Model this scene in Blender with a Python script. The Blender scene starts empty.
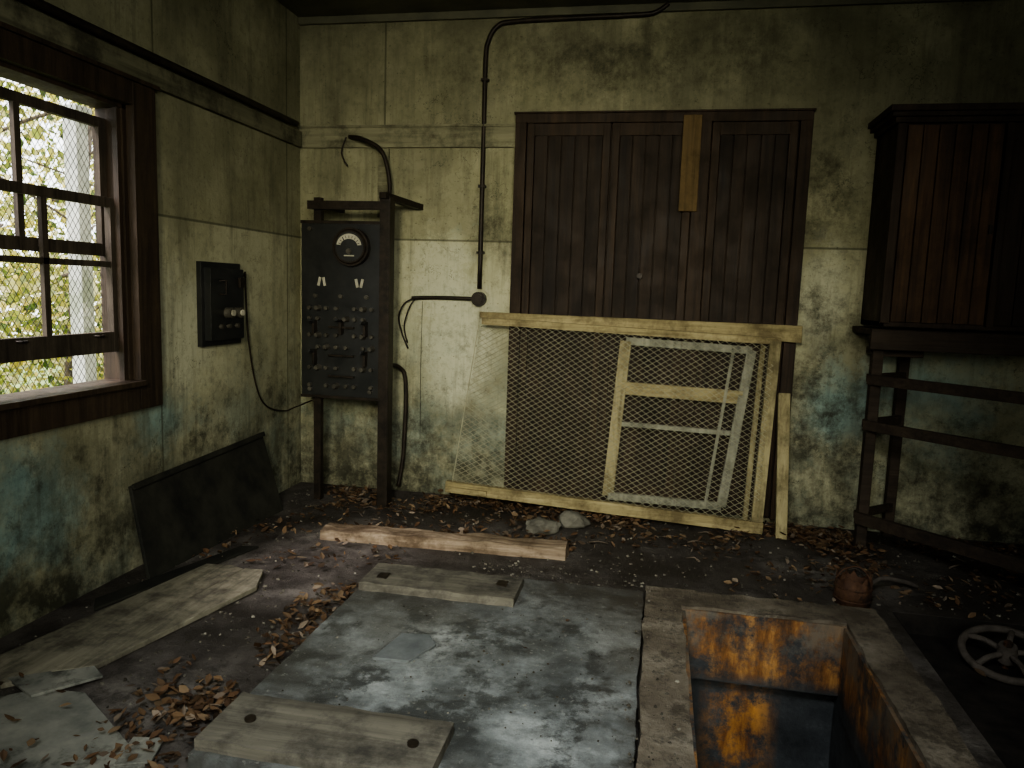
import bpy, bmesh, math, random
from mathutils import Vector, Matrix, noise as mnoise
random.seed(7)
D=5.15
col=bpy.context.scene.collection
try:
    bpy.context.scene.view_settings.look='AgX - Medium High Contrast'
except Exception: pass

# ---------------------------------------------------------------- shader DSL
class S:
    def __init__(s,name,rough=.8,metal=0.0,spec=.3):
        s.m=bpy.data.materials.new(name); s.m.use_nodes=True
        s.nt=s.m.node_tree; s.b=s.nt.nodes['Principled BSDF']
        s.b.inputs['Roughness'].default_value=rough
        s.b.inputs['Metallic'].default_value=metal
        s.b.inputs['Specular IOR Level'].default_value=spec
        s.tc=s.nt.nodes.new('ShaderNodeTexCoord').outputs['Object']
        s.sepn=None
    def new(s,t): return s.nt.nodes.new(t)
    def put(s,sock,v):
        if hasattr(v,'links'): s.nt.links.new(v,sock)
        else:
            if isinstance(v,(tuple,list)) and len(v)==3 and sock.type=='RGBA': v=(*v,1)
            sock.default_value=v
    def xyz(s,i):
        if s.sepn is None:
            s.sepn=s.new('ShaderNodeSeparateXYZ'); s.nt.links.new(s.tc,s.sepn.inputs[0])
        return s.sepn.outputs[i]
    def map(s,scale=(1,1,1),loc=(0,0,0)):
        n=s.new('ShaderNodeMapping'); s.nt.links.new(s.tc,n.inputs[0])
        n.inputs['Scale'].default_value=scale; n.inputs['Location'].default_value=loc
        return n.outputs[0]
    def noise(s,scale,detail=5,rough=.6,vec=None,dist=0.0,seed=0):
        n=s.new('ShaderNodeTexNoise')
        v=vec if vec is not None else s.map(loc=(seed*3.7,seed*1.3,seed*5.1))
        s.nt.links.new(v,n.inputs['Vector'])
        n.inputs['Scale'].default_value=scale; n.inputs['Detail'].default_value=detail
        n.inputs['Roughness'].default_value=rough; n.inputs['Distortion'].default_value=dist
        return n.outputs[0]
    def mr(s,v,a,b,c=0.0,d=1.0):
        n=s.new('ShaderNodeMapRange'); s.put(n.inputs['Value'],v)
        for k,x in zip(('From Min','From Max','To Min','To Max'),(a,b,c,d)): n.inputs[k].default_value=x
        return n.outputs[0]
    def math(s,op,a,b=0.0):
        n=s.new('ShaderNodeMath'); n.operation=op; s.put(n.inputs[0],a); s.put(n.inputs[1],b); return n.outputs[0]
    def mul(s,*a):
        r=a[0]
        for x in a[1:]: r=s.math('MULTIPLY',r,x)
        return r
    def mix(s,f,a,b):
        n=s.new('ShaderNodeMix'); n.data_type='RGBA'
        s.put(n.inputs[0],f); s.put(n.inputs[6],a); s.put(n.inputs[7],b); return n.outputs[2]
    def ramp(s,f,stops):
        n=s.new('ShaderNodeValToRGB'); s.put(n.inputs[0],f); e=n.color_ramp.elements
        while len(e)<len(stops): e.new(.5)
        for i,(p,c) in enumerate(stops): e[i].position=p; e[i].color=(*c,1)
        return n.outputs[0]
    def line(s,v,p,w):
        d=s.math('ABSOLUTE',s.math('SUBTRACT',v,p)); return s.mr(d,w*.5,w,1,0)
    def spot(s,ax,a,z,ra,rz):
        da=s.math('DIVIDE',s.math('SUBTRACT',s.xyz(ax),a),ra); dz=s.math('DIVIDE',s.math('SUBTRACT',s.xyz(2),z),rz)
        r=s.math('SQRT',s.math('ADD',s.mul(da,da),s.mul(dz,dz)))
        return s.mr(r,0,1,1,0)
    def bump(s,h,st=.4,dist=.01):
        n=s.new('ShaderNodeBump'); s.put(n.inputs['Height'],h); n.inputs['Strength'].default_value=st
        n.inputs['Distance'].default_value=dist; s.nt.links.new(n.outputs[0],s.b.inputs['Normal'])
    def out(s,c): s.put(s.b.inputs['Base Color'],c); return s.m

def wall_mat(name,seed,seams=(),bright=1.0,cy=1.0,ax=0,moulds=(),pales=(),cyans=()):
    s=S(name,.85,spec=.12); z=s.xyz(2)
    k=bright
    med=s.noise(2.4,10,.70,seed=seed); fine=s.noise(22,7,.75,seed=seed+1); big=s.noise(.9,5,.6,seed=seed+2)
    c=s.ramp(med,[(.30,(.19*k,.182*k,.106*k)),(.48,(.28*k,.268*k,.162*k)),(.68,(.37*k,.352*k,.225*k))])
    c=s.mix(s.mr(big,.42,.65,0,.6),c,(.155*k,.148*k,.092*k))
    low=s.mr(z,1.84,1.82)
    c=s.mix(s.mul(low,s.mr(s.noise(1.5,8,.65,seed=seed+9),.40,.60,.12,.65)),c,(.52*k,.50*k,.33*k))
    rp=s.noise(6.0,11,.80,seed=seed+5); rq=s.noise(2.2,11,.80,seed=seed+15)
    for (a,zz,ra,rz) in pales:
        m=s.mr(s.math('ADD',s.mul(s.spot(ax,a,zz,ra,rz),.55),s.mul(rp,.9)),.62,.80,0,.8)
        c=s.mix(m,c,(.52*k,.51*k,.36*k))
    cn=s.noise(2.0,11,.74,seed=seed+3)
    cyan=s.mul(s.mr(z,1.35,.45),s.mr(cn,.46,.60),.75*cy)
    c=s.mix(cyan,c,(.20*k,.255*k,.21*k))
    for (a,zz,ra,rz) in cyans:
        m=s.mr(s.math('ADD',s.mul(s.spot(ax,a,zz,ra,rz),.5),s.mul(cn,.9)),.60,.88,0,.75)
        c=s.mix(m,c,(.22,.33,.30))
    st=s.noise(1.0,9,.7,vec=s.map((3.4,3.4,.55),(seed,2,3)))
    c=s.mix(s.mul(s.mr(st,.50,.66),.5),c,(.085,.082,.053))
    st2=s.noise(1.0,9,.75,vec=s.map((11,11,.8),(seed,5,1)))
    c=s.mix(s.mul(s.mr(st2,.52,.68),.45),c,(.07,.066,.042))
    c=s.mix(s.mul(s.mr(z,2.2,.2,.2,1),s.mr(rp,.53,.64),.65),c,(.07,.068,.048))
    c=s.mix(s.mul(s.mr(fine,.52,.70),.4),c,(.06,.058,.038))
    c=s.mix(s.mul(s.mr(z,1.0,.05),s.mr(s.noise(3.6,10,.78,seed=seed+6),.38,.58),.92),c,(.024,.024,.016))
    c=s.mix(s.mul(s.mr(z,2.2,3.35),s.mr(s.noise(2.5,8,.66,seed=seed+7),.30,.58),.7),c,(.08,.076,.048))
    for (a,zz,ra,rz) in moulds:
        m=s.mul(s.mr(s.spot(ax,a,zz,ra*1.6,rz*1.5),0,.75),s.mr(s.math('ADD',s.mul(rp,.5),s.mul(rq,.5)),.46,.59),.75)
        c=s.mix(m,c,(.034,.032,.021))
    c=s.mix(s.mul(s.mr(s.noise(55,3,.6,seed=seed+8),.64,.70),.5),c,(.05,.05,.03))
    crack=s.noise(1.3,7,.6,seed=seed+11)
    c=s.mix(s.mul(s.line(crack,.5,.0018),s.mr(s.noise(.8,2,.5,seed=seed+12),.5,.56),.6),c,(.03,.03,.02))
    for a,p in seams:
        c=s.mix(s.mul(s.line(s.xyz(a),p,.009),.65),c,(.05,.05,.03))
    s.bump(s.math('ADD',rp,s.mul(fine,.5)),.45,.01)
    return s.out(c)

def wood(name,a,b,axis=0,scale=1.0,rough=.75,grime=.4,seed=0,dark=(.015,.013,.01)):
    s=S(name,rough,spec=.25)
    sc=[14*scale]*3; sc[axis]=1.1*scale
    g=s.noise(1.6,9,.7,vec=s.map(tuple(sc),(seed,seed*2,1)),dist=.6)
    c=s.ramp(g,[(.3,a),(.68,b)])
    sc2=[60*scale]*3; sc2[axis]=2.0*scale
    g2=s.noise(1.0,6,.6,vec=s.map(tuple(sc2),(seed,1,seed)))
    c=s.mix(s.mr(g2,.5,.68,0,.5),c,tuple(q*.45 for q in a))
    n2=s.noise(4,10,.74,seed=seed+2)
    c=s.mix(s.mr(n2,.46,.62,0,grime),c,dark)
    s.put(s.b.inputs['Roughness'],s.mr(n2,.35,.65,rough-.12,min(1,rough+.12)))
    s.bump(s.math('ADD',g,s.mul(g2,.4)),.5,.008); return s.out(c)

def plain(name,a,b,scale=8,rough=.7,metal=0.0,seed=0,third=None,bumpd=.006,spec=.3):
    s=S(name,rough,metal,spec)
    g=s.noise(scale,8,.68,seed=seed)
    c=s.ramp(g,[(.35,a),(.65,b)])
    if third: c=s.mix(s.mr(s.noise(scale*.6,8,.7,seed=seed+4),.52,.6,0,.9),c,third)
    s.bump(g,.4,bumpd); return s.out(c)

M={}
M['wallB']=wall_mat('aged_plaster_back',1,[(2,1.83),(0,-1.96)],1.08,.8,0,
   moulds=[(-1.68,.38,.16,.55),(1.1,.75,.35,.5),(1.0,1.3,.3,.6),(-.3,3.0,1.2,.25),(1.0,2.2,.2,.4),(-1.1,1.95,.2,.25),(1.9,.45,.8,.45),(-2.3,.3,.4,.4),(-1.3,.25,.3,.3)],
   pales=[(-1.4,1.1,.5,.9),(1.02,1.5,.25,.6),(-1.55,1.6,.4,.5)],cyans=[(1.75,.95,.7,.5),(1.1,.8,.4,.5)])
M['wallL']=wall_mat('aged_plaster_left',14,[(2,1.83),(1,4.95),(1,3.55)],1.0,.7,1,
   moulds=[(3.1,.40,.5,.35),(4.9,.5,.3,.5),(3.9,.5,.5,.3)],pales=[(3.7,1.2,.5,.6)],cyans=[(2.7,.5,.6,.5),(3.6,.75,.5,.3),(2.3,.6,.6,.6)])
M['wallO']=wall_mat('aged_plaster_other',30)
M['ceil']=plain('ceiling_plaster',(.06,.06,.04),(.12,.115,.072),2.5)
M['trim']=wood('painted_trim',(.18,.172,.105),(.29,.275,.17),0,.6,grime=.6)
M['trimL']=wood('painted_trim_left',(.10,.096,.06),(.19,.18,.112),1,.6,grime=.7)
M['casing']=wood('window_wood',(.020,.014,.009),(.066,.045,.028),2,.7,grime=.3,rough=.6)
M['sash']=wood('sash_wood',(.03,.024,.018),(.10,.078,.055),2,.8,grime=.3)
M['door']=wood('door_wood',(.016,.0105,.006),(.056,.034,.018),2,.7,grime=.45,rough=.68)
M['door2']=wood('door_panel_wood',(.012,.008,.0048),(.045,.028,.0155),2,.6,grime=.55,rough=.68,seed=4)
M['cab']=wood('cabinet_wood',(.030,.017,.009),(.12,.065,.030),2,.8,grime=.45,rough=.65,seed=3)
M['cabd']=wood('cabinet_dark_wood',(.018,.0115,.007),(.054,.034,.020),2,.8,grime=.3,seed=8,rough=.65)
M['rack']=wood('rack_wood',(.020,.014,.010),(.062,.044,.028),0,.8,grime=.4,seed=5)
M['paper']=wood('stained_slat',(.10,.066,.025),(.16,.105,.042),2,.8)
M['cream']=wood('cream_frame_wood',(.20,.16,.07),(.42,.355,.185),0,.8,grime=.7,dark=(.07,.05,.025))
M['creamZ']=wood('cream_frame_wood_v',(.20,.165,.08),(.40,.345,.185),2,.8,grime=.7,dark=(.06,.05,.025))
M['grey']=wood('pale_frame_wood',(.20,.20,.145),(.37,.36,.265),2,.8,grime=.5)
M['beam']=wood('beam_wood',(.11,.072,.042),(.40,.315,.22),0,.9,grime=.8,seed=6,dark=(.07,.045,.024))
M['fplank']=wood('floor_board_wood',(.11,.10,.07),(.30,.275,.20),1,.6,grime=.8,seed=9,dark=(.045,.04,.03))
M['bearer']=wood('bearer_wood',(.08,.073,.056),(.21,.193,.15),0,.5,grime=.8,seed=2,dark=(.035,.032,.027))
M['black']=plain('black_slate',(.007,.008,.007),(.022,.022,.019),6,.42,spec=.5)
M['lean']=plain('tar_board',(.009,.009,.007),(.030,.029,.020),5,.8,seed=3)
M['iron']=plain('dark_iron',(.014,.011,.008),(.040,.030,.020),14,.5,.3)
M['rust']=plain('rusty_iron',(.045,.022,.013),(.11,.055,.028),18,.8,.1,third=(.025,.017,.012),bumpd=.015)
M['brass']=plain('dull_metal',(.045,.040,.030),(.13,.118,.09),20,.4,.3)
M['wheel']=plain('wheel_iron',(.05,.042,.034),(.115,.097,.080),16,.8,.1)
M['ivory']=plain('ivory_dial',(.32,.30,.225),(.5,.47,.36),10,.5,bumpd=.001)
M['wire']=plain('galvanised_wire',(.25,.24,.155),(.40,.38,.25),12,.6,.2)
M['wired']=plain('window_wire',(.05,.05,.045),(.14,.135,.12),12,.6,.2)
M['rock']=plain('rubble_stone',(.07,.065,.05),(.17,.16,.125),9,.9)
M['tile']=plain('broken_tile',(.085,.093,.092),(.15,.16,.155),9,.8)
M['scrap']=plain('pale_board',(.12,.123,.105),(.27,.265,.22),4,.85,third=(.05,.05,.04))
M['post']=plain('white_painted_post',(.27,.28,.25),(.45,.45,.41),5,.7,third=(.18,.20,.14))
M['bark']=plain('bark',(.05,.04,.03),(.14,.11,.08),8,.9)
M['grass']=plain('grass_ground',(.05,.08,.02),(.16,.2,.06),3,.9)
M['soil']=plain('black_soil',(.006,.005,.004),(.026,.021,.016),9,.9,bumpd=.02)
M['water']=plain('pit_water',(.006,.008,.009),(.012,.016,.017),3,.15,bumpd=.0005)

# floor
s=S('dirty_concrete_floor',.7,spec=.35)
n1=s.noise(1.4,10,.7,seed=2); n2=s.noise(6,10,.75,seed=5); n3=s.noise(40,4,.6,seed=6)
c=s.ramp(n1,[(.34,(.032,.027,.023)),(.50,(.070,.060,.051)),(.66,(.17,.152,.13))])
c=s.mix(s.mr(n2,.46,.58,0,.75),c,(.024,.019,.015))
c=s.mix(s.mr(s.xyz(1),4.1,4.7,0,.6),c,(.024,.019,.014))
c=s.mix(s.mr(n3,.60,.68,0,.4),c,(.12,.11,.09))
s.put(s.b.inputs['Roughness'],s.mr(n1,.38,.58,.45,.85))
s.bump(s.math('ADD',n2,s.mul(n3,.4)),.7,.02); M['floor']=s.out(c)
# slab
s=S('stained_concrete_slab',.5,spec=.4)
n1=s.noise(1.9,11,.74,seed=8); n2=s.noise(4.5,11,.78,seed=11); n3=s.noise(45,4,.6,seed=3); n4=s.noise(1.2,6,.6,seed=17); n5=s.noise(14,9,.78,seed=19)
c=s.ramp(n1,[(.34,(.052,.055,.052)),(.45,(.112,.119,.114)),(.54,(.205,.22,.212)),(.66,(.40,.42,.40))])
c=s.mix(s.mr(n4,.45,.62,0,.5),c,(.11,.102,.08))
c=s.mix(s.mr(n2,.50,.57,0,.85),c,(.040,.042,.040))
c=s.mix(s.mr(n5,.50,.64,0,.5),c,(.055,.055,.050))
c=s.mix(s.mul(s.mr(s.xyz(1),2.9,3.5,0,.8),s.mr(n2,.35,.6,.5,1)),c,(.045,.039,.031))
c=s.mix(s.mul(s.mr(s.xyz(0),-.9,-1.35,0,.8),s.mr(n1,.3,.6,1,.5)),c,(.06,.056,.044))
c=s.mix(s.mul(s.mr(s.xyz(0),-.22,0,0,.8),s.mr(n2,.40,.55)),c,(.055,.047,.036))
c=s.mix(s.mr(n3,.62,.69,0,.45),c,(.32,.32,.28))
s.put(s.b.inputs['Roughness'],s.mr(n2,.42,.58,.65,.36))
s.bump(s.math('ADD',n2,s.mul(n3,.4)),.5,.012); M['slab']=s.out(c)
# rim
s=S('pit_curb_concrete',.7,spec=.3)
n1=s.noise(3,10,.72,seed=21); n2=s.noise(11,9,.76,seed=22)
c=s.ramp(n1,[(.35,(.08,.064,.045)),(.52,(.155,.13,.095)),(.66,(.26,.23,.175))])
c=s.mix(s.mr(n2,.50,.60,0,.75),c,(.05,.041,.029))
s.bump(s.math('ADD',n1,n2),.8,.02); M['curb']=s.out(c)
# pit walls
s=S('rusty_pit_wall',.65,spec=.3); z=s.xyz(2); x=s.xyz(0)
n1=s.noise(4,10,.75,seed=31); n2=s.noise(7,10,.78,seed=33); n5=s.noise(1,8,.72,vec=s.map((12,12,3)))
c=s.ramp(n1,[(.35,(.020,.022,.023)),(.55,(.052,.056,.058)),(.7,(.12,.125,.12))])
topm=s.mul(s.mr(z,-.24,-.18),s.mr(n2,.42,.56))
c=s.mix(topm,c,s.ramp(n5,[(.35,(.06,.030,.013)),(.50,(.21,.095,.030)),(.64,(.44,.23,.075))]))
c=s.mix(s.mul(s.mr(z,-.12,-.04),s.mr(n1,.46,.58),.75),c,(.15,.125,.09))
strk=s.mul(s.mr(s.math('ABSOLUTE',s.math('SUBTRACT',x,.47)),.19,.07,0,1),s.mr(z,-.24,-.36),s.mr(n2,.42,.56),s.mr(z,-1.2,-.6))
c=s.mix(strk,c,s.ramp(n5,[(.35,(.15,.06,.018)),(.6,(.55,.26,.065))]))
s.bump(n1,.6,.02); M['pit']=s.out(c)

def island(name,cols,rough=.8,trans=0.0):
    s=S(name,rough,spec=.15)
    g=s.new('ShaderNodeNewGeometry').outputs['Random Per Island']
    n=len(cols); c=s.ramp(g,[(i/(n-1),q) for i,q in enumerate(cols)])
    s.out(c)
    if trans:
        t=s.new('ShaderNodeBsdfTranslucent'); s.put(t.inputs[0],c)
        mx=s.new('ShaderNodeMixShader'); mx.inputs[0].default_value=trans
        s.nt.links.new(s.b.outputs[0],mx.inputs[1]); s.nt.links.new(t.outputs[0],mx.inputs[2])
        s.nt.links.new(mx.outputs[0],s.nt.nodes['Material Output'].inputs[0])
    return s.m
M['litter']=island('dead_leaves',[(.06,.035,.018),(.11,.062,.033),(.03,.019,.012),(.14,.088,.047),(.075,.045,.027),(.18,.125,.072),(.04,.026,.016),(.24,.19,.14)])
M['chips']=island('plaster_chips',[(.05,.044,.034),(.12,.11,.085),(.03,.027,.02),(.07,.06,.045),(.24,.225,.18)])
M['leaf']=island('green_leaves',[(.05,.09,.02),(.24,.27,.05),(.52,.43,.10),(.08,.14,.03),(.64,.59,.32),(.32,.31,.08),(.04,.06,.02)],.6,.5)

# ---------------------------------------------------------------- mesh builder
class B:
    def __init__(s): s.v=[];s.f=[];s.mi=[];s.mats=[];s.sm=[]
    def mat(s,k):
        if k not in s.mats: s.mats.append(k)
        return s.mats.index(k)
    def add(s,vs,fs,k,smooth=False):
        o=len(s.v); s.v+= [tuple(v) for v in vs]; i=s.mat(k)
        for f in fs: s.f.append([o+q for q in f]); s.mi.append(i); s.sm.append(smooth)
    def hexa(s,p,k):
        s.add(p,[(3,2,1,0),(4,5,6,7),(0,1,5,4),(1,2,6,5),(2,3,7,6),(3,0,4,7)],k)
    def box(s,x0,x1,y0,y1,z0,z1,k):
        s.hexa([(x0,y0,z0),(x1,y0,z0),(x1,y1,z0),(x0,y1,z0),(x0,y0,z1),(x1,y0,z1),(x1,y1,z1),(x0,y1,z1)],k)
    def beam(s,p0,p1,w,t,k,up=(0,-1,0)):
        p0=Vector(p0);p1=Vector(p1);d=(p1-p0).normalized();n=Vector(up);n=(n-d*n.dot(d)).normalized();a=d.cross(n)
        q=[]
        for p in (p0,p1):
            q+=[p-a*w/2-n*t/2,p+a*w/2-n*t/2,p+a*w/2+n*t/2,p-a*w/2+n*t/2]
        s.hexa(q,k)
    def cyl(s,p0,p1,r,k,seg=20,r1=None,smooth=True):
        p0=Vector(p0);p1=Vector(p1);d=(p1-p0).normalized();r1=r if r1 is None else r1
        n=d.orthogonal().normalized();a=d.cross(n);vs=[]
        for p,rr in ((p0,r),(p1,r1)):
            vs+=[p+(n*math.cos(i*2*math.pi/seg)+a*math.sin(i*2*math.pi/seg))*rr for i in range(seg)]
        s.add(vs,[(i,(i+1)%seg,seg+(i+1)%seg,seg+i) for i in range(seg)],k,smooth)
        s.add(vs[:seg],[tuple(range(seg))[::-1]],k); s.add(vs[seg:],[tuple(range(seg))],k)
    def tube(s,pts,r,k,seg=8,smooth=True,sub=0):
        pts=[Vector(p) for p in pts]
        if sub:
            o=[];P=[pts[0]]+pts+[pts[-1]]
            for i in range(1,len(P)-2):
                a,b,c,d=P[i-1:i+3]
                for j in range(sub):
                    t=j/sub
                    o.append(.5*((2*b)+(c-a)*t+(2*a-5*b+4*c-d)*t*t+(3*b-a-3*c+d)*t**3))
            o.append(pts[-1]);pts=o
        vs=[];n=None;N=len(pts)
        for i,p in enumerate(pts):
            d=(pts[min(i+1,N-1)]-pts[max(i-1,0)]).normalized()
            if n is None: n=d.orthogonal().normalized()
            n=(n-d*n.dot(d)).normalized(); a=d.cross(n)
            vs+=[p+(n*math.cos(q*2*math.pi/seg)+a*math.sin(q*2*math.pi/seg))*r for q in range(seg)]
        fs=[]
        for i in range(N-1):
            for q in range(seg): fs.append((i*seg+q,i*seg+(q+1)%seg,(i+1)*seg+(q+1)%seg,(i+1)*seg+q))
        fs+=[tuple(range(seg))[::-1],tuple(range((N-1)*seg,N*seg))]
        s.add(vs,fs,k,smooth)
    def rough_box(s,x0,x1,y0,y1,z0,z1,k,ax=0,n=24,amp=.006,seed=0):
        # long box whose long edges are chipped and uneven
        vs=[];
        for i in range(n+1):
            t=i/n
            for j,(cy_,cz) in enumerate([(0,0),(1,0),(1,1),(0,1)]):
                nz=mnoise.noise(Vector((t*9+seed,j*3.1,seed)))*amp+mnoise.noise(Vector((t*31+seed,j*5.1,2)))*amp*.6
                if ax==0:
                    p=[x0+(x1-x0)*t,(y0,y1)[cy_]+nz,(z0,z1)[cz]+(nz*.5 if cz else 0)]
                else:
                    p=[(x0,x1)[1-cy_]+nz,y0+(y1-y0)*t,(z0,z1)[cz]+(nz*.5 if cz else 0)]
                vs.append(p)
        fs=[]
        for i in range(n):
            for j in range(4): fs.append((i*4+j,i*4+(j+1)%4,(i+1)*4+(j+1)%4,(i+1)*4+j)[::-1])
        fs+=[(0,1,2,3),(n*4+3,n*4+2,n*4+1,n*4)]
        s.add(vs,fs,k)
    def done(s,name,bevel=0.0,loc=None):
        me=bpy.data.meshes.new(name); me.from_pydata(s.v,[],s.f)
        for k in s.mats: me.materials.append(M[k])
        for p,i,sm in zip(me.polygons,s.mi,s.sm): p.material_index=i; p.use_smooth=sm
        me.update(); o=bpy.data.objects.new(name,me); col.objects.link(o)
        if bevel:
            m=o.modifiers.new('bevel','BEVEL'); m.width=bevel; m.segments=2; m.limit_method='ANGLE'; m.angle_limit=.8
        return o

# ---------------------------------------------------------------- room
b=B(); b.box(-2.75,2.95,D,D+.15,-.2,3.35,'wallB'); b.done('wall_back')
WY0,WY1,WZ0,WZ1=2.36,3.34,.96,2.34
b=B()
b.box(-2.75,-2.6,-2.5,WY0,-.2,3.35,'wallL'); b.box(-2.75,-2.6,WY1,D,-.2,3.35,'wallL')
b.box(-2.75,-2.6,WY0,WY1,-.2,WZ0,'wallL'); b.box(-2.75,-2.6,WY0,WY1,WZ1,3.35,'wallL'); b.done('wall_left')
b=B(); b.box(2.8,2.95,-2.5,D,-.2,3.35,'wallO'); b.done('wall_right')
b=B(); b.box(-2.75,2.95,-2.65,-2.5,-.2,3.35,'wallO'); b.done('wall_front')
b=B(); b.box(-2.75,2.95,-2.65,D+.15,3.35,3.5,'ceil'); b.done('ceiling')
b=B()
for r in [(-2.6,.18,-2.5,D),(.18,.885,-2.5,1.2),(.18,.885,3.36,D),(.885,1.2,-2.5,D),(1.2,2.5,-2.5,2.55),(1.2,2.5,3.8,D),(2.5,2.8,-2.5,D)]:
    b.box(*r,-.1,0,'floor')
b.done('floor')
b=B(); b.box(1.1,2.6,2.45,3.9,-.3,-.10,'soil')
b.box(1.195,1.205,2.55,3.8,-.1,-.002,'soil');b.box(1.2,2.5,3.795,3.805,-.1,-.002,'soil')
b.box(1.2,2.5,2.545,2.555,-.1,-.002,'soil');b.box(2.495,2.505,2.55,3.8,-.1,-.002,'soil')
b.done('floor_recess')

# trims
b=B(); b.box(-2.6,-1.01,D-.03,D,2.46,2.60,'trim'); b.box(-2.6,-1.01,D-.04,D,2.595,2.612,'trim'); b.done('trim_1',.004)
b=B(); b.box(-2.6,-2.565,-2.4,D-.04,2.46,2.57,'trimL'); b.tube([(-2.55,-2.3,2.60),(-2.555,1,2.605),(-2.55,3,2.595),(-2.55,5.0,2.60)],.02,'iron',8)
b.done('trim_2',.004)
b=B(); b.box(-2.0,-1.92,D-.025,D,1.98,2.455,'trim'); b.done('trim_3',.003)
b=B(); b.box(-2.6,2.8,D-.03,D,3.30,3.35,'ceil'); b.done('trim_4',.004)

# ---------------------------------------------------------------- window
b=B(); F=-2.555
b.box(-2.6,F,WY1-.005,3.50,.84,2.44,'casing'); b.box(-2.6,F,2.22,WY0+.005,.84,2.44,'casing')
b.box(-2.6,F-.002,2.22,3.50,WZ1-.01,2.455,'casing'); b.box(-2.6,F-.002,2.22,3.50,.835,WZ0+.01,'casing')
b.box(-2.6,F+.015,2.2,3.52,2.44,2.46,'casing')
b.box(-2.74,F+.03,WY0,WY1,WZ0,WZ0+.025,'casing')
b.box(-2.75,-2.6,WY1-.03,WY1,WZ0,WZ1,'casing'); b.box(-2.75,-2.6,WY0,WY0+.03,WZ0,WZ1,'casing'); b.box(-2.75,-2.6,WY0,WY1,WZ1-.03,WZ1,'casing')
b.box(-2.64,-2.61,WY1-.055,WY1-.03,WZ0,WZ1,'casing')
def sash(x,z0,z1,zm,ym,t=.035,br=.06):
    y0,y1=WY0+.03,WY1-.03
    b.box(x,x+t,y0,y0+.045,z0,z1,'sash'); b.box(x,x+t,y1-.045,y1,z0,z1,'sash')
    b.box(x+.002,x+t-.002,y0,y1,z0,z0+br,'sash'); b.box(x+.002,x+t-.002,y0,y1,z1-.045,z1,'sash')
    for y in ym: b.box(x+.006,x+t-.006,y-.016,y+.016,z0,z1,'sash')
    for z in zm: b.box(x+.006,x+t-.006,y0,y1,z-.014,z+.014,'sash')
sash(-2.68,1.13,1.88,[1.56],[2.87],br=.10)
sash(-2.73,1.60,2.26,[],[2.80])
b.tube([(-2.645,3.13,1.215),(-2.625,3.14,1.215),(-2.625,3.17,1.215),(-2.645,3.18,1.215)],.005,'iron')
b.tube([(-2.645,2.68,1.215),(-2.625,2.69,1.215),(-2.625,2.72,1.215),(-2.645,2.73,1.215)],.005,'iron')
def diag(b,P,W,H,w,h,r,k,wob=.004,seg=3,n=7):
    for sg in (1,-1):
        kk=-int(H/h)-2
        while kk*w<W+H*w/h:
            s0=kk*w
            t0,t1=0.0,H
            sl=sg*w/h
            if sl>0: t0=max(t0,(0-s0)/sl); t1=min(t1,(W-s0)/sl)
            else: t0=max(t0,(W-s0)/sl); t1=min(t1,(0-s0)/sl)
            if t1-t0>.02:
                pts=[]
                for i in range(n):
                    t=t0+(t1-t0)*i/(n-1); ss=s0+sl*t
                    p=Vector(P(ss/W,t/H)); 
                    p+=Vector((mnoise.noise(p*1.7),mnoise.noise(p*1.3+Vector((5,5,5))),mnoise.noise(p*1.9+Vector((9,1,5)))))*wob
                    pts.append(p)
                b.tube(pts,r,k,seg,False)
            kk+=1
diag(b,lambda u,v:(-2.745,WY0+.03+u*(WY1-WY0-.06),WZ0+v*(WZ1-WZ0)),WY1-WY0-.06,WZ1-WZ0,.034,.05,.0023,'wired',.002)
b.done('window_1',.002)

# outside
b=B(); b.box(-14,-2.75,-6,16,-.5,-.3,'grass'); b.done('ground_outside')
b=B(); b.box(-3.68,-3.58,4.15,4.25,-.3,2.5,'post'); b.box(-3.70,-3.56,4.13,4.27,2.5,2.54,'post'); b.box(-3.70,-3.56,4.13,4.27,-.3,-.1,'post'); b.done('porch_post',.008)
b=B()
for (x,y,r,lean) in [(-5.6,6.2,.05,.3),(-6.6,6.3,.08,-.4),(-5.2,7.0,.04,.2),(-7.5,9.5,.14,.3),(-5.8,3.4,.1,.2)]:
    pts=[(x+lean*t*.3,y+lean*t*t*.05,-.3+t*1.1) for t in range(6)]
    b.tube(pts,r,'bark',10)
    for q in range(7):
        z=1+q*.5; a=q*2.1
        p=Vector((x+lean*.3*z/1.1,y,z)); b.tube([p,p+Vector((math.cos(a)*.6,math.sin(a)*.6,.35)),p+Vector((math.cos(a)*1.3,math.sin(a)*1.3,.55))],r*.22,'bark',6,True,3)
for q in range(350):
    x=random.uniform(-9.5,-4.6); z=random.uniform(-.2,4.6) if random.random()<.6 else random.uniform(-.2,1.6)
    y=-x*random.uniform(.6,1.6)
    rr=random.uniform(.22,.5)
    for i in range(85):
        p=Vector((random.gauss(x,rr*.6),random.gauss(y,rr*.6),random.gauss(z,rr*.5)))
        if p.x>-4.2: continue
        a=Vector([random.gauss(0,1) for _ in range(3)]).normalized(); c_=a.orthogonal().normalized()
        L=random.uniform(.03,.065)
        b.add([p-a*L,p+c_*L*.5,p+a*L,p-c_*L*.5],[(0,1,2,3)],'leaf')
b.done('tree_foliage')

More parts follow.
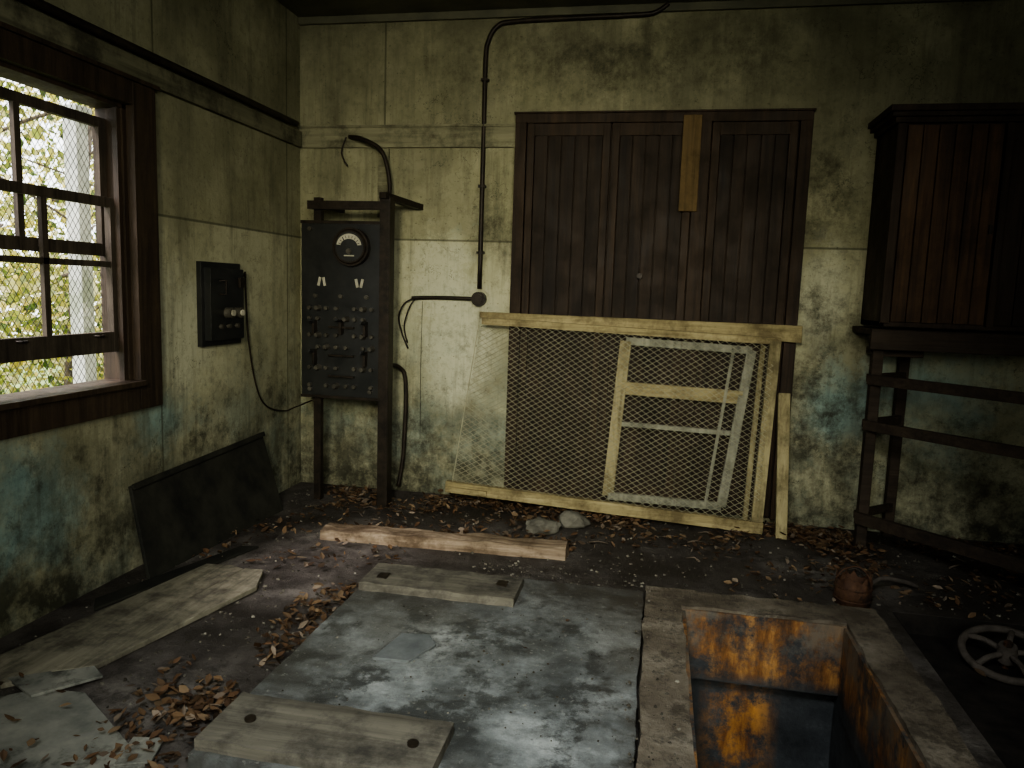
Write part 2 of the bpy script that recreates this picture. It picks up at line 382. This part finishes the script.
# ---------------------------------------------------------------- door (tall boarded double door)
b=B()
X0,X1,ZT=-1.01,.875,2.665
b.box(X0,X1,D-.04,D,.04,ZT,'door2')
y=D-.07
b.box(X0,X0+.075,y-.01,D-.03,.04,ZT,'door'); b.box(X1-.075,X1,y-.01,D-.03,.04,ZT,'door'); b.box(X0,X1,y-.013,D-.03,ZT-.06,ZT,'door')
b.box(X0-.01,X1+.01,y-.02,D,ZT,ZT+.012,'door')
def leaf(x0,x1,n=5):
    st=.05
    b.box(x0,x0+st,y,D-.03,.06,ZT-.06,'door'); b.box(x1-st,x1,y,D-.03,.06,ZT-.06,'door')
    for z0,z1 in [(.06,.2),(1.22,1.34),(ZT-.14,ZT-.06)]: b.box(x0+.001,x1-.001,y+.004,D-.03,z0,z1,'door')
    w=(x1-x0-2*st)/n
    for i in range(n):
        b.box(x0+st+i*w+.003,x0+st+(i+1)*w-.003,y+.012+.003*((i*7)%3),D-.03,.06,ZT-.1,'door2')
leaf(-.93,-.375);leaf(-.365,.16);leaf(.27,.79)
b.box(.165,.262,y-.03,D-.03,.05,ZT-.06,'door')
b.box(.085,.20,y-.045,y-.012,2.04,2.64,'paper')
b.cyl((-.14,y,1.62),(-.14,y-.04,1.62),.018,'iron')
b.done('door_1',.003)

# ledge plank + mesh screen
b=B()
b.hexa([(-1.21,5.02,1.305),(.90,5.02,1.225),(.90,5.045,1.225),(-1.21,5.045,1.305),(-1.21,5.02,1.345),(.90,5.02,1.335),(.90,5.045,1.335),(-1.21,5.045,1.345)],'cream')
b.done('ledge_plank',.004)
TL,TR,BR,BL=[Vector(p) for p in [(-1.18,4.985,1.285),(.735,4.985,1.232),(.685,4.86,.045),(-1.344,4.86,.145)]]
b=B()
b.beam(TL,TR+Vector((.03,0,0)),.045,.04,'cream'); b.beam(BL+Vector((-.03,0,0)),BR+Vector((.04,0,0)),.075,.045,'cream')
b.beam(TR,BR,.07,.042,'creamZ'); b.beam(TR+Vector((-.07,.02,-.03)),BR+Vector((-.07,.02,.03)),.03,.03,'creamZ')
b.tube([TL+Vector((-.02,0,0)),BL+Vector((.01,0,0))],.004,'wire',6)
b.beam(BL+Vector((.0,-.03,-.01)),BL.lerp(BR,.13)+Vector((0,-.03,-.01)),.03,.02,'cream')
W=(BR-BL).length;H=(TL-BL).length
diag(b,lambda u,v:BL.lerp(BR,u).lerp(TL.lerp(TR,u),v)+Vector((0,-.012+.02*math.sin(u*5)*math.sin(v*3.1),0)),W,H,.058,.036,.0021,'wire',.012,3,9)
b.done('wire_mesh_screen',.003)
b=B()
A1,A2,A3,A4=[Vector(p) for p in [(-.205,5.025,1.19),(.60,5.025,1.165),(.47,4.945,.14),(-.27,4.945,.15)]]
b.beam(A1,A4,.075,.03,'creamZ'); b.beam(A2,A3,.06,.03,'grey'); b.beam(A1,A2,.05,.03,'grey'); b.beam(A4,A3,.05,.03,'grey')
b.beam(A1.lerp(A4,.30),A2.lerp(A3,.30),.085,.028,'cream'); b.beam(A1.lerp(A4,.53),A2.lerp(A3,.53),.03,.028,'grey')
b.beam(A1.lerp(A2,.86)+Vector((0,-.01,0)),A4.lerp(A3,.86)+Vector((0,-.01,0)),.02,.02,'grey')
b.done('window_sash_frame',.003)
b=B(); b.hexa([(.80,4.80,0),(.87,4.80,0),(.87,4.84,0),(.80,4.84,0),(.785,5.03,.90),(.86,5.03,.90),(.86,5.07,.88),(.785,5.07,.88)],'creamZ')
b.done('leaning_wood_post',.004)

# ---------------------------------------------------------------- switchboard
b=B()
yf=4.70
b.box(-2.365,-1.815,yf,yf+.04,.74,1.905,'black')
b.box(-2.37,-1.81,yf-.006,yf+.03,1.895,1.915,'iron'); b.box(-2.37,-1.81,yf-.006,yf+.03,.73,.75,'iron')
b.box(-1.805,-1.745,yf-.03,yf+.03,0,2.07,'iron'); b.box(-1.745,-1.735,yf-.03,yf+.06,0,2.07,'iron')
b.box(-2.30,-2.25,yf+.045,yf+.095,0,2.07,'iron')
b.box(-2.33,-1.74,yf+.01,yf+.045,1.99,2.045,'iron')
b.beam((-1.775,yf-.06,2.075),(-1.69,D,2.055),.05,.04,'iron',up=(0,0,1))
b.beam((-2.275,yf+.05,2.03),(-2.275,D,2.03),.04,.04,'iron',up=(0,0,1))
for z in (.85,1.3,1.8): b.box(-2.30,-1.78,yf+.04,yf+.07,z-.02,z+.02,'iron')
gx,gz=-2.0,1.745
b.cyl((gx,yf+.01,gz),(gx,yf-.05,gz),.125,'iron',36); b.cyl((gx,yf-.045,gz),(gx,yf-.062,gz),.118,'iron',36,r1=.105)
b.cyl((gx,yf-.060,gz),(gx,yf-.064,gz),.095,'black',36)
vs=[];fs=[];n=16
for i in range(n+1):
    a=math.radians(175-170*i/n)
    vs+=[(gx+.086*math.cos(a),yf-.0665,gz+.005+.078*math.sin(a)),(gx+.058*math.cos(a),yf-.0665,gz+.005+.045*math.sin(a))]
for i in range(n): fs.append((2*i,2*i+2,2*i+3,2*i+1))
b.add(vs,fs,'ivory'); b.beam((gx,yf-.069,gz-.02),(gx-.045,yf-.069,gz+.06),.006,.003,'black'); b.cyl((gx,yf-.06,gz-.03),(gx,yf-.075,gz-.03),.018,'brass')
b.box(gx-.035,gx+.035,yf-.067,yf-.06,gz-.062,gz-.054,'ivory')
for i in range(9):
    a=math.radians(165-150*i/8); b.beam((gx+.06*math.cos(a),yf-.068,gz+.005+.05*math.sin(a)),(gx+.075*math.cos(a),yf-.068,gz+.005+.066*math.sin(a)),.004,.002,'black')
for (lx,lz,r) in [(-2.235,1.515,.35),(-2.20,1.515,-.3),(-1.97,1.51,-.3),(-1.935,1.51,.35)]:
    b.beam((lx-.02*math.sin(r),yf-.006,lz-.028),(lx+.02*math.sin(r),yf-.006,lz+.028),.018,.006,'ivory')
for zz in (1.34,1.27,1.16,1.08,.94,.82):
    for i,xx in enumerate((-2.30,-2.24,-2.18,-2.11,-2.04,-1.98,-1.92,-1.86)):
        q=(i*3+int(zz*50))%5
        if q==0: b.cyl((xx,yf,zz),(xx,yf-.05,zz),.021,'brass',14,r1=.014)
        elif q<4: b.cyl((xx,yf,zz),(xx,yf-.03,zz),.013,'brass',12)
for zz in (1.21,1.02,.88):
    b.box(-2.16,-1.98,yf-.035,yf-.02,zz+.0,zz+.012,'iron'); b.box(-2.16,-2.15,yf-.03,yf,zz,zz+.012,'brass'); b.box(-1.99,-1.98,yf-.03,yf,zz,zz+.012,'brass')
for (xx,zz) in [(-2.3,1.86),(-2.3,.79),(-1.87,.79),(-2.26,1.42),(-2.08,1.42),(-1.9,1.42)]: b.cyl((xx,yf,zz),(xx,yf-.02,zz),.014,'brass',12)
for (x0,zz) in [(-2.26,1.21),(-2.07,1.22),(-1.90,1.21),(-2.26,1.01),(-1.90,1.01)]:
    b.box(x0-.008,x0+.008,yf-.05,yf,zz-.05,zz+.05,'iron'); b.cyl((x0,yf-.05,zz+.04),(x0,yf-.11,zz+.05),.011,'black',12)
b.done('electrical_switchboard',.002)

b=B()
b.tube([(-2.2,5.10,2.53),(-2.08,5.02,2.5),(-1.93,5.0,2.42),(-1.87,5.0,2.25),(-1.86,4.98,2.08),(-1.86,4.85,1.95)],.015,'iron',8,sub=6)
b.tube([(-1.86,4.9,.95),(-1.80,5.06,.93),(-1.76,5.10,.8),(-1.77,5.10,.3),(-1.80,5.08,.05)],.015,'iron',8,sub=6)
b.tube([(-2.23,5.11,2.53),(-2.26,5.10,2.42),(-2.22,5.11,2.33)],.006,'iron',6,sub=5)
b.done('bent_conduit')
b=B()
b.box(-2.6,-2.57,3.88,4.29,1.115,1.605,'black'); b.box(-2.575,-2.53,3.91,4.26,1.15,1.57,'black')
for yy in (4.07,4.17):
    b.cyl((-2.53,yy,1.31),(-2.49,yy,1.31),.032,'brass',20); b.cyl((-2.49,yy,1.31),(-2.478,yy,1.31),.018,'ivory',16)
for yy in (4.0,4.08,4.17): b.cyl((-2.53,yy,1.23),(-2.51,yy,1.23),.014,'brass',12)
b.tube([(-2.53,4.0,1.5),(-2.50,4.02,1.5),(-2.50,4.02,1.42),(-2.53,4.0,1.42)],.006,'iron')
b.box(-2.53,-2.515,4.2,4.24,1.46,1.52,'iron')
b.done('fuse_box',.004)
b=B()
b.tube([(-2.55,4.30,1.53),(-2.56,4.33,1.55),(-2.575,4.36,1.42),(-2.58,4.40,1.10),(-2.585,4.50,.80),(-2.58,4.62,.66),(-2.56,4.82,.60),(-2.48,4.82,.63),(-2.32,4.79,.70)],.006,'iron',6,sub=6)
b.done('hanging_cable')
b=B(); cy=D-.025
b.tube([(-.05,cy,3.345),(-.12,cy,3.30),(-.22,cy,3.285),(-.6,cy,3.28),(-1.06,cy,3.27),(-1.17,cy,3.24),(-1.225,cy,3.15),(-1.24,cy,3.03),(-1.24,cy,2.6),(-1.24,cy,1.5)],.016,'iron',10,sub=5)
b.cyl((-1.24,D,1.43),(-1.24,D-.06,1.43),.05,'iron',24); b.cyl((-1.24,D-.06,1.43),(-1.24,D-.07,1.43),.035,'iron',24)
b.tube([(-1.27,cy,1.43),(-1.5,cy,1.43),(-1.66,cy,1.425),(-1.73,cy-.01,1.42)],.014,'iron',10,sub=4)
b.tube([(-1.70,cy,1.425),(-1.78,cy-.02,1.38),(-1.82,cy-.02,1.28),(-1.80,cy,1.16),(-1.755,cy,1.06)],.006,'iron',6,sub=6)
b.tube([(-1.70,cy,1.42),(-1.74,cy-.02,1.36),(-1.78,cy-.02,1.22),(-1.76,cy,1.10)],.005,'iron',6,sub=6)
b.tube([(-1.66,D-.005,1.40),(-1.665,D-.005,.9),(-1.66,D-.005,.4)],.002,'iron',4)
for z in (2.9,2.2,1.75): b.box(-1.265,-1.215,D-.045,D,z-.008,z+.008,'iron')
b.done('conduit_pipe')

# leaning black board
b=B()
p=[Vector(q) for q in [(-2.425,3.187,.0),(-2.37,4.45,.0),(-2.565,4.53,.49),(-2.565,3.25,.45)]]
n=Vector((-.02,0,-.0))
b.hexa([p[0],p[1],p[1]+n,p[0]+n,p[3],p[2],p[2]+n,p[3]+n],'lean')
b.beam(p[3]+Vector((.012,0,0)),p[2]+Vector((.012,0,0)),.03,.015,'lean',up=(1,0,.3))
b.done('leaning_board',.003)

def slab_poly(b,pts,z0,z1,k):
    n=len(pts); a=[(x,y,z0) for x,y in pts]; c=[(x,y,z1) for x,y in pts]
    b.add(a+c,[tuple(range(n))[::-1],tuple(range(n,2*n))]+[(i,(i+1)%n,n+(i+1)%n,n+i) for i in range(n)],k)
b=B()
slab_poly(b,[(-2.27,2.16),(-2.17,2.25),(-2.04,3.40),(-2.12,3.43),(-2.26,3.415),(-2.45,2.337)],0,.022,'fplank')
slab_poly(b,[(-2.16,2.27),(-2.04,2.35),(-1.85,3.20),(-1.93,3.41),(-2.03,3.40)],.002,.026,'fplank')
slab_poly(b,[(-2.5,2.9),(-2.42,2.8),(-2.15,3.75),(-2.25,3.72)],.0,.015,'lean')
b.done('floor_boards',.004)
b=B()
slab_poly(b,[(-2.30,2.03),(-2.12,2.19),(-1.95,2.20),(-1.48,1.90),(-1.55,1.6),(-2.0,1.55)],0,.012,'scrap')
slab_poly(b,[(-2.28,2.20),(-2.1,2.12),(-1.96,2.30),(-2.05,2.36)],.013,.024,'scrap')
slab_poly(b,[(-1.6,2.0),(-1.5,2.02),(-1.46,1.9),(-1.56,1.86)],.013,.02,'scrap')
b.done('broken_sheet',.002)

# split, uneven old timber
b=B(); n=40; vs=[]
for i in range(n+1):
    t=i/n
    x=-1.89+t*1.45; yb=3.98+.06*t
    e=lambda j,a: mnoise.noise(Vector((t*7,j*2.3,4)))*a+mnoise.noise(Vector((t*29,j*4.3,7)))*a*.5
    h=.058+.018*t; wd=.15-.03*t
    ring=[(x,yb+e(0,.006),0),(x+.01,yb+wd,0),(x+.01*e(1,1),yb+wd+e(2,.014),h+e(3,.012)),(x,yb+wd*.55,h+.004+e(4,.016)),(x,yb+.008+e(5,.014),h-.004+e(6,.016))]
    vs+=ring
fs=[]
for i in range(n):
    for j in range(5): fs.append((i*5+j,(i+1)*5+j,(i+1)*5+(j+1)%5,i*5+(j+1)%5)[::-1])
fs+=[(0,1,2,3,4)[::-1],tuple(n*5+q for q in range(5))]
b.add(vs,fs,'beam'); b.done('timber_plank')
# slab
b=B(); b.rough_box(-1.32,.0,1.88,3.52,0,.08,'slab',1,60,.008,3); b.done('concrete_slab')
b=B()
b.rough_box(-1.31,-.57,3.17,3.43,.08,.12,'bearer',0,24,.008,5)
b.box(-1.25,-1.2,3.24,3.3,.12,.125,'iron'); b.box(-.68,-.63,3.3,3.36,.12,.125,'iron')
b.done('wood_bearer')
b=B(); b.rough_box(-1.31,-.57,1.90,2.17,.08,.12,'bearer',0,24,.006,9)
for xx in (-1.2,-.66): b.cyl((xx,2.03,.118),(xx,2.03,.128),.018,'iron',12)
b.done('wood_bearer.001')
b=B(); slab_poly(b,[(-1.0,2.56),(-.86,2.57),(-.80,2.73),(-.85,2.80),(-.96,2.78)],.08,.092,'tile'); b.done('broken_tile',.002)

# pit
b=B()
b.rough_box(.012,.18,1.0,3.55,0,.10,'curb',1,70,.012,1); b.rough_box(.885,1.05,1.0,3.55,0,.10,'curb',1,70,.012,2); b.rough_box(.17,.895,3.36,3.55,0,.098,'curb',0,24,.01,3); b.box(.18,.885,1.0,1.2,0,.10,'curb')
b.box(.10,.18,1.12,3.6,-1.4,-.1,'pit'); b.box(.885,.965,1.12,3.6,-1.4,-.1,'pit'); b.box(.18,.885,1.12,1.2,-1.4,-.1,'pit')
b.box(.18,.885,3.362,3.6,-.24,-.1,'pit'); b.box(.18,.885,3.45,3.6,-1.4,-.24,'pit')
b.box(.1,.965,1.12,3.6,-1.5,-1.38,'water')
b.box(.182,.883,3.350,3.362,-.24,.085,'pit'); b.box(.872,.886,1.21,3.355,-.3,.08,'pit'); b.box(.179,.193,1.21,3.355,-.3,.08,'pit')
b.done('machine_pit')

# can, rod
b=B(); cx,cyy=1.03,3.86; seg=28
vs=[];R=.085
for i in range(seg):
    a=i*2*math.pi/seg; h=.125+.07*mnoise.noise(Vector((math.cos(a)*2,math.sin(a)*2,3)))+random.uniform(-.018,.018)
    k_=1+.10*mnoise.noise(Vector((math.cos(a)*3,math.sin(a)*3,8)))
    for (rr,zz) in ((R,0),(R*1.02*k_,h*.5),(R*k_,h),(R*.93*k_,h-.002),(R*.93,.01)): vs.append((cx+rr*math.cos(a),cyy+rr*math.sin(a),zz))
fs=[]
for i in range(seg):
    j=(i+1)%seg
    for q in range(4): fs.append((i*5+q,j*5+q,j*5+q+1,i*5+q+1))
fs.append(tuple(i*5+4 for i in range(seg)));fs.append(tuple(i*5 for i in range(seg))[::-1])
b.add(vs,fs,'rust',True)
for z in (.03,.09): b.tube([(cx+(R+.003)*math.cos(i*.3142),cyy+(R+.003)*math.sin(i*.3142),z) for i in range(21)],.004,'rust',6)
b.tube([(cx-R,cyy,.12),(cx-.05,cyy,.17),(cx+.03,cyy+.02,.18),(cx+R,cyy,.12)],.004,'rust',6,sub=5)
b.done('rusty_tin_can')
b=B(); b.tube([(1.14,3.98,.06),(1.22,4.05,.075),(1.34,4.1,.05),(1.42,4.14,.015)],.012,'wheel',8,sub=4); b.done('metal_rod')
b=B(); cw=Vector((1.60,3.52,-.03)); nrm=Vector((-.1,-.25,1)).normalized(); ux=nrm.orthogonal().normalized(); uy=nrm.cross(ux)
def wp(r,a,o=0): return cw+ux*(r*math.cos(a))+uy*(r*math.sin(a))+nrm*o
b.tube([wp(.175,i*2*math.pi/40) for i in range(41)],.017,'wheel',10)
for i in range(5):
    a=i*2*math.pi/5+.3; b.tube([wp(.03,a,.012),wp(.10,a,.02),wp(.172,a)],.013,'wheel',8,sub=3)
b.cyl(wp(0,0,-.03),wp(0,0,.045),.042,'wheel',20,r1=.036); b.cyl(wp(0,0,.045),wp(0,0,.065),.018,'rust',6)
b.cyl(wp(0,0,-.08),wp(0,0,-.02),.02,'rust',12)
b.done('valve_handwheel')

def rock(name,c,r,sc,seed):
    bm=bmesh.new(); bmesh.ops.create_icosphere(bm,subdivisions=3,radius=1)
    for v in bm.verts:
        p=v.co.copy(); d=1+.35*mnoise.noise(p*1.3+Vector((seed,0,0)))+.12*mnoise.noise(p*4+Vector((seed,3,0)))
        v.co=Vector((p.x*sc[0],p.y*sc[1],max(p.z,-.55)*sc[2]))*d*r
    mz=min(v.co.z for v in bm.verts)
    for v in bm.verts: v.co+=Vector((c[0],c[1],-mz))
    me=bpy.data.meshes.new(name); bm.to_mesh(me); bm.free(); me.materials.append(M['rock'])
    o=bpy.data.objects.new(name,me); col.objects.link(o)
rock('rubble_rock',(-.65,4.5),.10,(1.1,.8,.52),1); rock('rubble_rock.001',(-.47,4.68),.09,(1.1,.8,.62),6)

# ---------------------------------------------------------------- cabinet
b=B()
cx0,cx1,cf=1.27,2.35,4.74
b.box(cx0,cx0+.03,cf,D,1.36,2.52,'cabd'); b.box(cx1-.03,cx1,cf,D,1.36,2.52,'cabd'); b.box(cx0,cx1,cf,D,1.36,1.39,'cabd'); b.box(cx0,cx1,cf,D,2.5,2.53,'cabd')
b.box(cx0,cx1,D-.03,D-.01,1.36,2.52,'cabd')
b.box(cx0,cx0+.05,cf-.02,cf+.01,1.38,2.51,'cabd')
n=6;w=.50/n
for i in range(n): b.box(cx0+.055+i*w,cx0+.055+(i+1)*w-.004,cf-.022+.002*(i%2),cf,1.39,2.50,'cab')
b.box(cx0+.56,cx0+.60,cf-.03,cf+.01,1.38,2.51,'cabd')
for i in range(5): b.box(cx0+.605+i*.094,cx0+.605+(i+1)*.094-.004,cf-.015,cf+.01,1.39,2.50,'cabd')
for i,(o,z0,z1) in enumerate([(.02,2.51,2.54),(.045,2.54,2.565),(.06,2.565,2.60)]): b.box(cx0-o,cx1+o,cf-.02-o,D,z0,z1,'cabd')
b.box(cx0+.52,cx0+.54,cf-.035,cf-.02,1.9,1.95,'iron')
b.done('wall_cabinet',.003)
b=B()
b.box(1.22,2.4,4.70,D-.02,1.31,1.345,'rack'); b.box(1.22,2.4,4.68,4.72,1.225,1.34,'rack')
b.box(1.255,1.315,4.74,4.80,0,1.31,'rack'); b.box(1.50,1.56,5.06,5.12,0,1.31,'rack'); b.box(2.3,2.36,4.74,4.8,0,1.31,'rack')
b.box(1.30,1.55,4.80,5.08,1.18,1.22,'rack')
dx=Vector((.70,-.714,0))
for z,h in ((1.045,.06),(.77,.06),(.20,.07)):
    p0=Vector((1.24,4.735,z)); b.beam(p0,p0+dx*1.15,h,.035,'rack',up=(-.7,-.7,0))
    b.beam((1.255,4.80,z),(1.53,5.06,z),.05,.03,'rack',up=(.7,-.7,0))
e=Vector((1.24,4.735,0))+dx*1.12
b.box(e.x-.03,e.x+.03,e.y+.02,e.y+.08,0,1.15,'rack')
b.done('wooden_stand',.004)

# ---------------------------------------------------------------- litter
b=B()
def lit(x0,x1,y0,y1,n,z=0.0,h=.03,sz=(.010,.030),mode='u'):
    for i in range(n):
        x=random.uniform(x0,x1); 
        y=random.uniform(y0,y1) if mode=='u' else y1-abs(random.gauss(0,.38))*(y1-y0)
        if y<y0: continue
        if mnoise.noise(Vector((x*2.3,y*2.3,1)))<random.uniform(-.3,.2): continue
        L=random.uniform(*sz);wd=L*random.uniform(.4,.75)
        a=random.uniform(0,6.28);zz=z+.006+random.random()**2*h
        R_=Matrix.Translation((x,y,zz))@Matrix.Rotation(a,4,'Z')@Matrix.Rotation(random.gauss(0,.35),4,'X')@Matrix.Rotation(random.gauss(0,.3),4,'Y')
        f=random.uniform(-.2,.5)*L
        pts=[(-L,0,0),(-.3*L,wd*.8,f*.5),(.4*L,wd*.6,f*.5),(L,0,f*.3),(.4*L,-wd*.6,f*.5),(-.3*L,-wd*.8,f*.5),(0,0,-abs(f)*.2)]
        P=[R_@Vector(q) for q in pts]; mz=min(q.z for q in P)
        if mz<z+.002: P=[q+Vector((0,0,z+.002-mz)) for q in P]
        b.add(P,[(0,1,6),(1,2,6),(2,3,6),(3,4,6),(4,5,6),(5,0,6)],'litter')
lit(-2.5,-1.0,4.2,5.1,1400,h=.045,mode='w')
lit(-1.2,1.3,4.2,5.05,2500,h=.045,mode='w')
lit(.9,2.4,4.0,5.05,1900,h=.045,mode='w')
lit(.3,2.2,3.7,4.5,420)
lit(-1.60,-1.34,2.1,3.6,800,h=.035)
lit(-1.8,-1.36,1.7,2.5,420,h=.035)
lit(-2.5,-1.8,1.6,2.2,80,z=.012)
lit(-2.45,-1.9,3.5,4.4,260)
lit(-1.9,-.4,4.17,4.35,380)
lit(-1.9,-1.3,3.5,4.0,60)
lit(-1.3,-.05,2.2,3.15,12,z=.08,h=.002,sz=(.008,.018))
lit(1.1,2.4,2.0,3.8,30,z=0,h=.002)
b.done('leaf_litter')
b=B()
def chips(x0,x1,y0,y1,n,z=0,sz=(.004,.012)):
    for i in range(n):
        x=random.uniform(x0,x1);y=random.uniform(y0,y1);r=sz[0]+(sz[1]-sz[0])*random.random()**2
        a0=random.uniform(0,6.28);base=[];top=[]
        for q in range(5):
            a=a0+q*1.2566;rr=r*random.uniform(.6,1.1)
            base.append((x+rr*math.cos(a),y+rr*math.sin(a),z)); top.append((x+rr*.7*math.cos(a),y+rr*.7*math.sin(a),z+r*random.uniform(.3,.9)))
        b.add(base+top,[(5,6,7,8,9)]+[(q,(q+1)%5,5+(q+1)%5,5+q) for q in range(5)],'chips')
chips(-2.5,1.1,3.6,5.1,700); chips(1.1,2.4,3.82,5.1,260); chips(-2.5,-1.35,1.8,3.6,420); chips(-1.3,-.03,2.2,3.15,120,.08,(.003,.007)); chips(-.03,.16,1.9,3.5,110,.10,(.003,.009))
chips(-.9,.0,3.53,3.95,160)
for i in range(34):
    x=random.uniform(-2.3,2.2);yy=random.uniform(4.2,4.95);a=random.uniform(0,3.14);L=random.uniform(.04,.16)
    b.tube([(x,yy,.008),(x+L*.5*math.cos(a),yy+L*.5*math.sin(a)*.6,.022),(x+L*math.cos(a+.2),yy+L*math.sin(a+.2)*.6,.008)],random.uniform(.003,.006),'bark',5)
b.done('plaster_debris')

# ---------------------------------------------------------------- camera
R_=Matrix(((.9807,-.0562,.1875),(.1928,.1159,-.9743),(.0330,.9917,.1246)))
R_=R_.to_quaternion().normalized().to_matrix().to_4x4()
cd=bpy.data.cameras.new('camera'); cam=bpy.data.objects.new('camera',cd); col.objects.link(cam)
cd.sensor_width=36; cd.lens=748/1024*36; cd.clip_start=.02
cam.matrix_world=Matrix.Translation((0,0,1.5))@R_
bpy.context.scene.camera=cam

# ---------------------------------------------------------------- light
w=bpy.data.worlds.new('overcast_sky'); bpy.context.scene.world=w; w.use_nodes=True
bg=w.node_tree.nodes['Background']; bg.inputs[0].default_value=(.95,.98,1,1); bg.inputs[1].default_value=4.6
def aim(o,t): o.rotation_euler=(Vector(t)-o.location).to_track_quat('-Z','Y').to_euler()
def area(name,loc,t,size,e,c,spread=math.pi):
    l=bpy.data.lights.new(name,'AREA'); l.size=size; l.energy=e; l.color=c; l.spread=spread
    o=bpy.data.objects.new(name,l); col.objects.link(o); o.location=loc; aim(o,t); return o
def spot(name,loc,t,e,c,ang,blend=1.0,rad=.3):
    l=bpy.data.lights.new(name,'SPOT'); l.energy=e; l.color=c; l.spot_size=math.radians(ang); l.spot_blend=blend; l.shadow_soft_size=rad
    o=bpy.data.objects.new(name,l); col.objects.link(o); o.location=loc; aim(o,t); return o
spot('cool_fill',(-.35,-.3,2.9),(-.50,3.2,.0),480,(.92,.97,1.0),66,1.0,.4)  # added cool fill, standing in for daylight from an unseen opening behind the camera
spot('warm_fill',(-.3,-1.3,2.4),(-1.05,5.1,1.15),700,(1,.95,.74),54,1.0,.4)  # warm fill added to brighten the back wall; no fitting in the room
area('ambient_fill',(1.4,-1.6,2.2),(-2.1,3.9,.8),1.6,36,(.98,1,.90),math.radians(100))  # unseen fill, put in to lift the left wall
l=bpy.data.lights.new('sun','SUN'); l.energy=14; l.angle=math.radians(24); l.color=(1,.92,.95)
o=bpy.data.objects.new('sun',l); col.objects.link(o); o.rotation_euler=Vector((.78,.72,-1.5)).to_track_quat('-Z','Y').to_euler()
